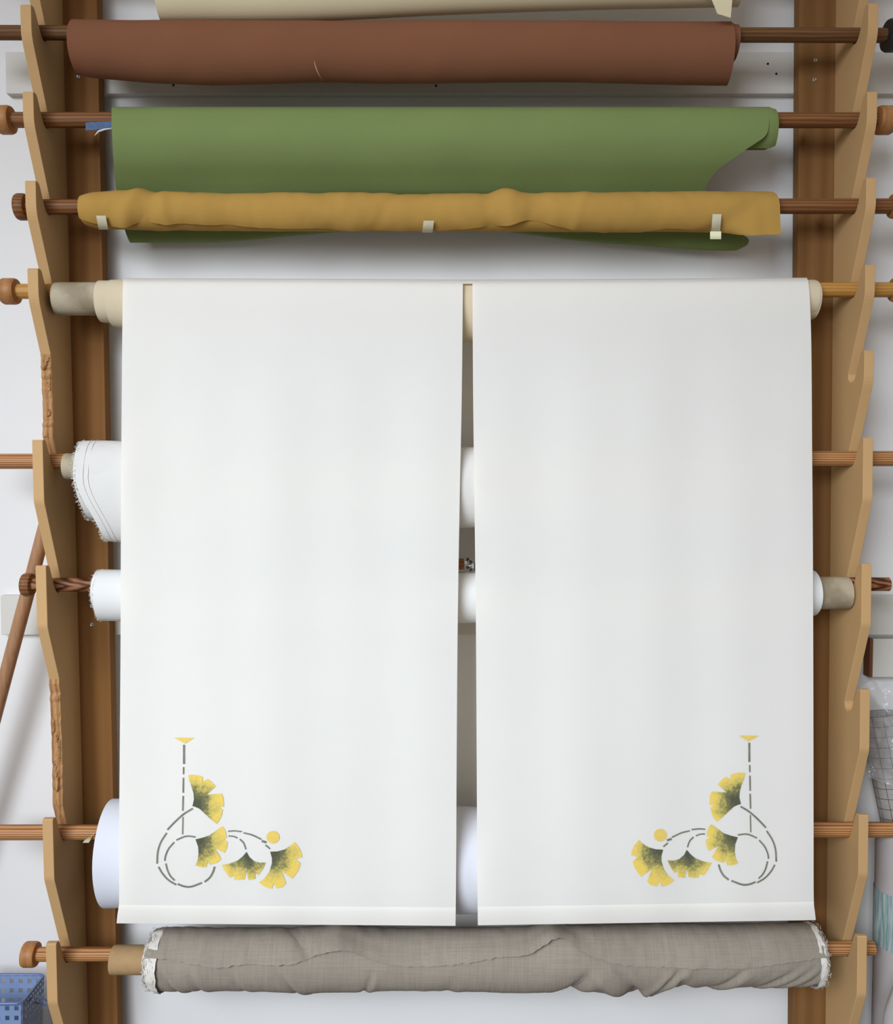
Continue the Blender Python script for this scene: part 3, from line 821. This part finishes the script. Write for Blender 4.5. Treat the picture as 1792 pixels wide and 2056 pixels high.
def selvedge(end):
    for q in range(7):
        rows = []
        k = 1.010 - 0.031 * q
        for i in range(5):
            r = []
            for j in range(145):
                ph = math.radians(j * 2.5); px = (lerp(317, 297, i / 4) - q * 1.6) if end == 0 else (lerp(1640, 1651, i / 4) + q * 1.5)
                pc = clamp(px, 300, 1645)
                zt, zb = zrow(px, gtop(pc)), zrow(px, gbot(pc)); zc, H = (zt + zb) / 2, (zt - zb) / 2
                kk = (k - (0.02 * (i / 4) ** 2)) * (1 + 0.035 * nz(j * 0.16, q * 3.1, i * 0.7)) * ges(pc) ** 0.5
                x = at(px, 1865, YS - 0.038).x + (0.0032 * nz(j * 0.3, q * 5, 1) + random.uniform(-0.0012, 0.0012)) * (i / 4 if end else i / 4)
                if i == 0: x += (0.003 if end == 0 else -0.003) * (0.4 + nz(j * 0.21, q * 2.0, 7))
                r.append(Vector((x, YS - 0.066 * kk * math.cos(ph), zc + H * kk * math.sin(ph))))
            rows.append(r)
        grid('selvedge', rows, M['grey'] if q % 3 == 2 else M['thread'], root, 0.0006)['label'] = 'pale frayed selvedge'
selvedge(0); selvedge(1)
pd = []
for k in range(1100):
    e = random.random() < 0.6
    ph = random.uniform(0, 2 * math.pi); px = random.uniform(290, 316) if e else random.uniform(1640, 1660)
    pc = clamp(px, 300, 1645); zt, zb = zrow(px, gtop(pc)), zrow(px, gbot(pc)); zc, H = (zt + zb) / 2, (zt - zb) / 2
    kk = random.uniform(0.9, 1.03)
    p = Vector((at(px, 1865, YS - 0.038).x, YS - 0.066 * kk * math.cos(ph), zc + H * kk * math.sin(ph)))
    tang = Vector((random.uniform(-.4, .4), math.sin(ph), math.cos(ph)))
    pd.append((p, tang, random.uniform(0.003, 0.012)))
fringe('frayed_threads', root, pd, M['thread'], 0.0004, 0.003)

# ------------------------------------------------------------------ the white curtain
cur = thing('noren_curtain', 'white two-panel curtain printed with ginkgo leaves, hung over the rack', 'curtain', at(930, 560, YS))
cpath = [(0.108, 640), (0.112, 605), (0.104, 578), (0.085, 564), (0.060, 559.5), (0.036, 561), (0.018, 567)]
fpath = [(567, 0.018), (580, 0.010), (610, 0.0035), (660, 0.000), (800, -0.004), (1000, -0.012), (1300, -0.028), (1550, -0.048), (1690, -0.057), (1760, -0.060), (1815, -0.061), (1858, -0.060)]
cl = [(559, 248), (567, 247), (620, 246), (800, 244.5), (1000, 243), (1300, 242), (1500, 240.5), (1700, 239), (1815, 239), (1835, 236), (1854, 234)]
crr = [(559, 1619), (567, 1622), (600, 1625), (700, 1628), (900, 1629.5), (1100, 1631), (1400, 1632), (1700, 1632.5), (1813, 1633), (1830, 1635), (1848, 1637)]
sl = [(567, 929), (800, 926.5), (1000, 922.5), (1250, 918.5), (1500, 916.5), (1700, 915.5), (1820, 914.5), (1858, 914)]
sr = [(567, 948), (800, 949.5), (1000, 952), (1250, 955), (1500, 956.5), (1700, 957.5), (1820, 958.5), (1858, 959)]
def curtain_Y(px, py):
    k = smooth((py - 575) / 300)
    w = 0.0022 * math.sin(px * 0.0185 + 0.6 + 0.0004 * py) + 0.0012 * math.sin(px * 0.041 + 1.1) + 0.0022 * nz(px * 0.004, py * 0.0022)
    w += 0.0035 * smooth((abs(px - 937) - 0) / -1 + 1) if False else 0
    return sinterp(py, fpath) + w * k
ybl = lambda px: interp(px, [(234, 1853), (914, 1858)])
ybr = lambda px: interp(px, [(959, 1857), (1637, 1846.5)])
ytj = lambda px: interp(px, [(247, -0.5), (650, 0.8), (937, 2.5), (1300, 0.8), (1622, -1.5)])
NXp, NYp, NH = 60, 110, 25
V, Fc, hems = [], [], []
cpY = [(q, p[0]) for q, p in enumerate(cpath)]; cpy = [(q, p[1]) for q, p in enumerate(cpath)]
NR = NH + NYp
for left in (True, False):
    eL, eR, yb = (cl, sl, ybl) if left else (sr, crr, ybr)
    hem = []
    for i in range(NXp + 1):
        u = i / NXp; h = []
        pn = lerp(sinterp(1200, eL), sinterp(1200, eR), u)
        for j in range(NH):
            q = j / (NH - 1) * (len(cpath) - 1)
            Y = sinterp(q, cpY); y = sinterp(q, cpy)
            x0 = (sinterp(y, cl) if q > 3 else 250) if left else 948
            x1 = 929 if left else (sinterp(y, crr) if q > 3 else 1615)
            px = lerp(x0, x1, u)
            V.append(at(px, y + ytj(px), Y))
        ytop = 567 + ytj(pn)
        for j in range(1, NYp + 1):
            py = lerp(ytop, yb(pn), (j / NYp) ** 1.15)
            px = lerp(sinterp(py, eL), sinterp(py, eR), u)
            V.append(at(px, py, curtain_Y(px, py)))
        for j in range(9):
            t = j / 8; py = lerp(yb(pn) - 36, yb(pn) + 0.6, t)
            px = lerp(sinterp(py, eL), sinterp(py, eR), u)
            off = 0.0012 + 0.0016 * math.sin(math.pi * clamp(t)) if j else 0.0002
            h.append(at(px, py, curtain_Y(px, py) - off))
        hem.append(h)
    hems.append(hem)
for c in range(2 * NXp + 1):
    for j in range(NR - 1):
        if c == NXp and j >= NH - 1: continue
        Fc.append((c*NR+j, c*NR+j+1, (c+1)*NR+j+1, (c+1)*NR+j))
cloth = obj('cloth', V, Fc, M['white'], cur)
m = cloth.modifiers.new('thickness', 'SOLIDIFY'); m.thickness = 0.0008; m.offset = 0
m = cloth.modifiers.new('edges', 'EDGE_SPLIT'); m.split_angle = math.radians(60)
cloth['label'] = 'white cloth split up the middle'
for h in hems: grid('hem', h, M['white'], cloth, 0.0008)

S = 370.0 / 1792.0
def pt(c, left):
    x, y = c
    if left: px, py = 270 + x * S, 1440 + y * S
    else: px, py = 1240 + (1757 - x) * S, 1440 + (y - 20) * S
    return at(px, py, curtain_Y(px, py) - 0.0016)
leaves = [
 [(562,865),(577,800),(573,740),(555,680),(530,610),(520,562),(555,559),(590,560),(630,568),(662,580),(660,628),(708,600),(732,616),(750,632),(788,672),(745,712),(700,752),(770,748),(845,742),(858,770),(864,800),(868,872),(815,872),(858,900),(845,960),(820,1010),(795,1037),(750,1000),(690,945),(630,890),(590,872)],
 [(592,1188),(660,1172),(730,1148),(790,1105),(850,1060),(870,1080),(885,1115),(897,1170),(868,1190),(905,1215),(895,1275),(875,1320),(820,1292),(770,1268),(805,1310),(843,1380),(800,1415),(730,1435),(712,1400),(695,1460),(640,1458),(590,1443),(612,1390),(622,1330),(618,1260)],
 [(1088,1310),(1115,1360),(1160,1400),(1215,1415),(1275,1412),(1250,1470),(1205,1535),(1170,1515),(1175,1570),(1140,1580),(1105,1582),(1088,1490),(1068,1578),(1020,1582),(970,1580),(970,1540),(925,1560),(880,1500),(845,1435),(920,1425),(1000,1395),(1050,1355)],
 [(1318,1308),(1390,1305),(1460,1285),(1515,1250),(1555,1213),(1600,1270),(1620,1315),(1630,1360),(1562,1380),(1613,1420),(1605,1455),(1590,1490),(1560,1535),(1530,1570),(1475,1530),(1420,1490),(1445,1540),(1472,1615),(1440,1650),(1380,1665),(1352,1610),(1335,1668),(1270,1650),(1240,1630),(1210,1605),(1265,1565),(1310,1500),(1335,1420),(1335,1370)]]
stems = [([(480,268),(480,455)],20),([(476,485),(475,555)],14),([(474,588),(472,735)],15),([(472,765),(468,910)],15),([(470,970),(466,1140)],12),
 ([(565,888),(480,940),(400,1010),(318,1095)],17),([(312,1125),(255,1215),(225,1310),(218,1425)],16),([(232,1455),(270,1520),(330,1585),(405,1630)],16),
 ([(592,1165),(500,1158),(405,1195)],15),([(385,1215),(330,1280),(300,1350),(293,1398)],15),([(303,1422),(320,1490),(350,1548),(390,1588)],15),([(418,1622),(480,1645),(550,1648),(655,1610)],18),([(680,1602),(730,1560),(762,1505),(778,1453)],18),
 ([(908,1110),(970,1106),(1042,1113)],14),([(1058,1125),(1140,1145),(1232,1188)],15),([(1235,1203),(1280,1218)],22),([(1272,1243),(1316,1280)],15),([(912,1155),(960,1159),(1000,1175)],13),([(1022,1185),(1060,1225),(1082,1285)],14)]
def catmull(pts, n):
    ts = [(i, p[0]) for i, p in enumerate(pts)]; tq = [(i, p[1]) for i, p in enumerate(pts)]
    m = len(pts) - 1
    return [(sinterp(m * k / n, ts), sinterp(m * k / n, tq)) for k in range(n + 1)]
for left, pan in ((True, cloth), (False, cloth)):
    for lf in leaves:
        V = [pt(c, left) for c in lf]
        ap = V[0]
        idx = list(range(len(V)))
        o = obj('printed_leaf', V, [tuple(idx if left else idx[::-1])], M['leaf'], pan, False, origin=ap)
        bm = bmesh.new(); bm.from_mesh(o.data); bmesh.ops.triangulate(bm, faces=bm.faces); bm.to_mesh(o.data); bm.free()
    V = [pt((1345 + 63 * math.cos(k / 28 * 2 * math.pi), 1167 + 61 * math.sin(k / 28 * 2 * math.pi)), left) for k in range(28)]
    obj('printed_dot', V, [tuple(range(28))], M['print_yellow'], pan, False)
    V = [pt(c, left) for c in [(385, 199), (580, 199), (490, 256)]]
    obj('printed_triangle', V, [(0, 1, 2)], M['print_yellow'], pan, False)
    parts = []
    for pts, w in stems:
        c = catmull(pts, 14 if len(pts) > 2 else 4); V, Fc = [], []
        for k, p in enumerate(c):
            a = c[max(k - 1, 0)]; b = c[min(k + 1, len(c) - 1)]
            dx, dy = b[0] - a[0], b[1] - a[1]; L = math.hypot(dx, dy) or 1
            nx_, ny_ = -dy / L * w / 2, dx / L * w / 2
            V += [pt((p[0] + nx_, p[1] + ny_), left), pt((p[0] - nx_, p[1] - ny_), left)]
        Fc = [(2*k, 2*k+1, 2*k+3, 2*k+2) for k in range(len(c) - 1)]
        obj('printed_stem', V, Fc, M['print_stem'], pan, False)

# ------------------------------------------------------------------ small hardware seen through the slit
def clamp_bar(x_far, x_end, y0, y1, Y, label, wood, metal, d):
    a = at(x_far, y1, Y); b = at(x_end, y0, Y)
    root = thing('clamp_bar', label, 'clamp', ((a.x + b.x) / 2, Y, a.z))
    box('bar', (min(a.x, b.x), Y - 0.008, a.z), (max(a.x, b.x), Y + 0.008, b.z), wood, root, 0.001)
    zc = (a.z + b.z) / 2 + 0.002; x = b.x
    v, f = lathe_x([(0, 0.005), (d * 0.001, 0.0065), (d * 0.007, 0.0065), (d * 0.008, 0.0045)], x, Y - 0.002, zc, 6)
    nut = obj('wing_nut', v, f, M['steel'], root, False)
    for s in (-1, 1):
        w = [Vector((x + d * 0.006, Y - 0.002, zc + s * 0.004)), Vector((x + d * 0.009, Y - 0.002, zc + s * 0.010)), Vector((x + d * 0.009, Y - 0.002, zc + s * 0.0125))]
        v, f = tube_geo(w, [0.002, 0.003, 0.0018], 8); obj('wing', v, f, metal, nut)
    v, f = tube_geo([(x, Y - 0.002, zc), (x + d * 0.017, Y - 0.002, zc)], 0.002, 8); obj('bolt', v, f, M['steel'], root)
clamp_bar(700, 931, 1122, 1143, 0.055, 'brown bar with bright wing nut seen through the left of the curtain slit', M['rod_brown'], M['black_metal'], 1)
clamp_bar(1150, 952, 1130, 1145, 0.050, 'dark bar with black wing nut seen through the right of the curtain slit', M['black_metal'], M['black_metal'], -1)

# ------------------------------------------------------------------ leaning pole on the left
P0 = at(92, 1052, 0.115); P1 = at(2, 1392, 0.127)
d = (P1 - P0); k = (0.012 - P0.z) / d.z; P2 = P0 + d * k
L = (P2 - P0).length
pole = thing('leaning_pole', 'slim wooden pole leaning against the left upright', 'pole', P2)
v, f = tube_geo([P0 + (P2 - P0) * (q / 12) for q in range(13)], 0.0155, 20)
obj('shaft', v, f, M['pole'], pole, True, sharp=50)

# ------------------------------------------------------------------ blue basket
bx1 = at(86, 1960, 0.125).x; bx0 = bx1 - 0.19; by0, by1 = 0.018, 0.128; bz1 = at(86, 1960, 0.125).z
bk = thing('basket', 'blue plastic basket with square holes on the floor at bottom left', 'basket', (bx0 + 0.095, 0.073, 0.0))
TAPER = 0.008
def lattice(p00, p10, p01, p11, nu, nv, wu, wv, th, nrm):
    """flat lattice wall between four corners: nu x nv openings, bars wu/wv wide, th thick"""
    parts = []
    p00, p10, p01, p11, nrm = map(Vector, (p00, p10, p01, p11, nrm))
    def P(u, v): return p00.lerp(p10, u).lerp(p01.lerp(p11, u), v)
    def slab(u0, u1, v0, v1, lift):
        q = [P(u0, v0), P(u1, v0), P(u1, v1), P(u0, v1)]
        V = [c + nrm * lift for c in q] + [c + nrm * (lift + th) for c in q]
        return V, [(0,3,2,1),(4,5,6,7),(0,1,5,4),(1,2,6,5),(2,3,7,6),(3,0,4,7)]
    for i in range(nu + 1):
        u = i / nu; parts.append(slab(clamp(u - wu / 2), clamp(u + wu / 2), 0, 1, 0))
    for j in range(nv + 1):
        v = j / nv; parts.append(slab(0, 1, clamp(v - wv / 2), clamp(v + wv / 2), th * 0.45))
    return join_geo(parts)
bz0 = 0.004; ti = 0.012
X0, X1, Y0, Y1 = bx0, bx1, by0, by1
walls = [((X0 + ti, Y0 + ti, bz0), (X1 - ti, Y0 + ti, bz0), (X0, Y0, bz1), (X1, Y0, bz1), (0, -1, 0), 9, 13),
         ((X0 + ti, Y1 - ti, bz0), (X1 - ti, Y1 - ti, bz0), (X0, Y1, bz1), (X1, Y1, bz1), (0, -1, 0), 9, 13),
         ((X1 - ti, Y0 + ti, bz0), (X1 - ti, Y1 - ti, bz0), (X1, Y0, bz1), (X1, Y1, bz1), (1, 0, 0), 9, 18),
         ((X0 + ti, Y0 + ti, bz0), (X0 + ti, Y1 - ti, bz0), (X0, Y0, bz1), (X0, Y1, bz1), (-1, 0, 0), 9, 18)]
for (a, b, c, e, nrm, nu, nv) in walls:
    v, f = lattice(a, b, c, e, nu, nv, 0.55 / nu, 0.52 / nv, 0.0016, nrm)
    obj('side_wall', v, f, M['blue'], bk, False)
box('base', (X0 + ti, Y0 + ti, 0.0), (X1 - ti, Y1 - ti, 0.006), M['blue'], bk)
rr = []
for (cx, cy, a0) in ((X1 - 0.012, Y0 + 0.012, -90), (X1 - 0.012, Y1 - 0.012, 0), (X0 + 0.012, Y1 - 0.012, 90), (X0 + 0.012, Y0 + 0.012, 180)):
    for q in range(6):
        t = math.radians(a0 + 18 * q); rr.append(Vector((cx + 0.015 * math.cos(t), cy + 0.015 * math.sin(t), bz1)))
rr.append(rr[0].copy()); rr.append(rr[1].copy())
v, f = tube_geo(rr, 0.0038, 8, False)
obj('rim', v, f, M['blue_rim'], bk)
v, f = tube_geo([(X1 + 0.002, Y0 + 0.03, bz1 - 0.014), (X1 + 0.010, Y0 + 0.036, bz1 - 0.006), (X1 + 0.024, Y0 + 0.048, bz1 - 0.016), (X1 + 0.040, Y0 + 0.052, bz1 - 0.034), (X1 + 0.026, Y0 + 0.058, bz1 - 0.040), (X1 + 0.003, Y0 + 0.06, bz1 - 0.036)], 0.002, 7)
obj('handle', v, f, M['blue_rim'], bk)

# ------------------------------------------------------------------ wrapped rolls on the right
cx = at(1806, 1900, 0.10).x; R = cx - at(1757, 1900, 0.10).x
ztop = at(1780, 1668, 0.10).z
pr = thing('paper_roll', 'standing white paper roll with a teal printed band, right edge', 'paper roll', (cx, 0.10, 0))
def lathe_z(profile, cx, cy, n=48, wob=0.0):
    V, Fc = [], []
    for (z, r) in profile:
        for k in range(n):
            t = 2 * math.pi * k / n; q = r * (1 + wob * nz(k * 0.5, z * 14))
            V.append((cx + q * math.cos(t), cy + q * math.sin(t), z))
    for i in range(len(profile) - 1):
        for k in range(n):
            Fc.append((i*n+k, i*n+(k+1) % n, (i+1)*n+(k+1) % n, (i+1)*n+k))
    return V, Fc
v, f = lathe_z([(0, R * 0.3), (0, R)] + [(ztop * q / 20, R) for q in range(1, 21)] + [(ztop, R - 0.004), (ztop - 0.05, R - 0.005)], cx, 0.10, wob=0.012)
obj('paper', v, f, M['paper'], pr, True, sharp=50)
z0, z1 = at(1775, 1912, 0.06).z, at(1775, 1800, 0.06).z
v, f = lathe_z([(lerp(z0, z1, q / 8), R + 0.0015) for q in range(9)], cx, 0.10, wob=0.012)
obj('printed_band', v, f, M['teal'], pr)['label'] = 'teal printed band'

# rolled grid paper leaning above it
A = at(1762, 1432, 0.160); B = at(1806, 1650, 0.130)
gp = thing('pattern_paper', 'rolled sheet of grid-lined pattern paper behind the clear plastic', 'pattern paper', B)
ax = (B - A).normalized(); side = ax.cross(Vector((0, 1, 0))).normalized(); fr = side.cross(ax).normalized()
rad = 0.044; rows, uvs = [], []
NU, NV = 40, 20
for i in range(NU + 1):
    th = math.radians(-200 + 400 * i / NU); r = []
    q = rad * (1 - 0.10 * i / NU)
    for j in range(NV + 1):
        c = A.lerp(B, j / NV)
        r.append(c + side * q * math.sin(th) + fr * q * math.cos(th))
    rows.append(r)
g = grid('sheet', rows, M['gridpaper'], gp, 0.0004)
uv = g.data.uv_layers.new(name='UVMap')
Ltot = (B - A).length
for poly in g.data.polygons:
    for li in poly.loop_indices:
        vi = g.data.loops[li].vertex_index; i, j = divmod(vi, NV + 1)
        uv.data[li].uv = (rad * math.radians(400 * i / NU) / 0.024, Ltot * j / NV / 0.024)
# clear plastic bag hanging over it
pb = thing('plastic_bag', 'crumpled clear plastic wrap hanging above the grid paper at right', 'plastic bag', at(1790, 1600, 0.1))
rows = []
for i in range(47):
    u = i / 46; r = []
    for j in range(61):
        v_ = j / 60
        px = lerp(lerp(1706, 1742, smooth(v_ * 1.5)), 1905, u); py = lerp(1372 + 7 * math.sin(u * 19) * (1 - v_), 1560 + 60 * u, v_)
        Y = 0.046 + 0.062 * (1 - smooth(u * 2.6)) - 0.016 * math.sin(math.pi * clamp(v_)) * smooth(u * 3)
        n = noise.fractal(Vector((px * 0.030, py * 0.022, 0.3)), 1.0, 2.0, 3)
        Y += 0.016 * abs(n) + 0.004 * nz(px * 0.09, py * 0.09)
        r.append(at(px, py, Y))
    rows.append(r)
grid('film', rows, M['plastic'], pb)
# white bag slumped at the bottom right
wb = thing('white_bag', 'slumped white plastic bag on the floor at bottom right', 'plastic bag', (at(1790, 2050, 0.03).x, 0.0, 0))
rows = []
c = at(1800, 2050, -0.005); top = at(1752, 1950, 0.02).z
for i in range(25):
    t = i / 24; r = []
    rad_ = 0.070 * math.sin(math.pi * (0.06 + 0.5 * (1 - t)) ) ** 0.6 if t > 0.5 else 0.070
    for j in range(40):
        ph = 2 * math.pi * j / 40
        q = rad_ * (1 + 0.14 * nz(math.cos(ph) * 2, math.sin(ph) * 2, t * 5))
        r.append(Vector((c.x + q * math.cos(ph), -0.04 + q * 0.75 * math.sin(ph), 0.002 + (top - 0.002) * t)))
    rows.append(r)
grid('bag', rows, M['paper'], wb, 0.0006, closed=True)
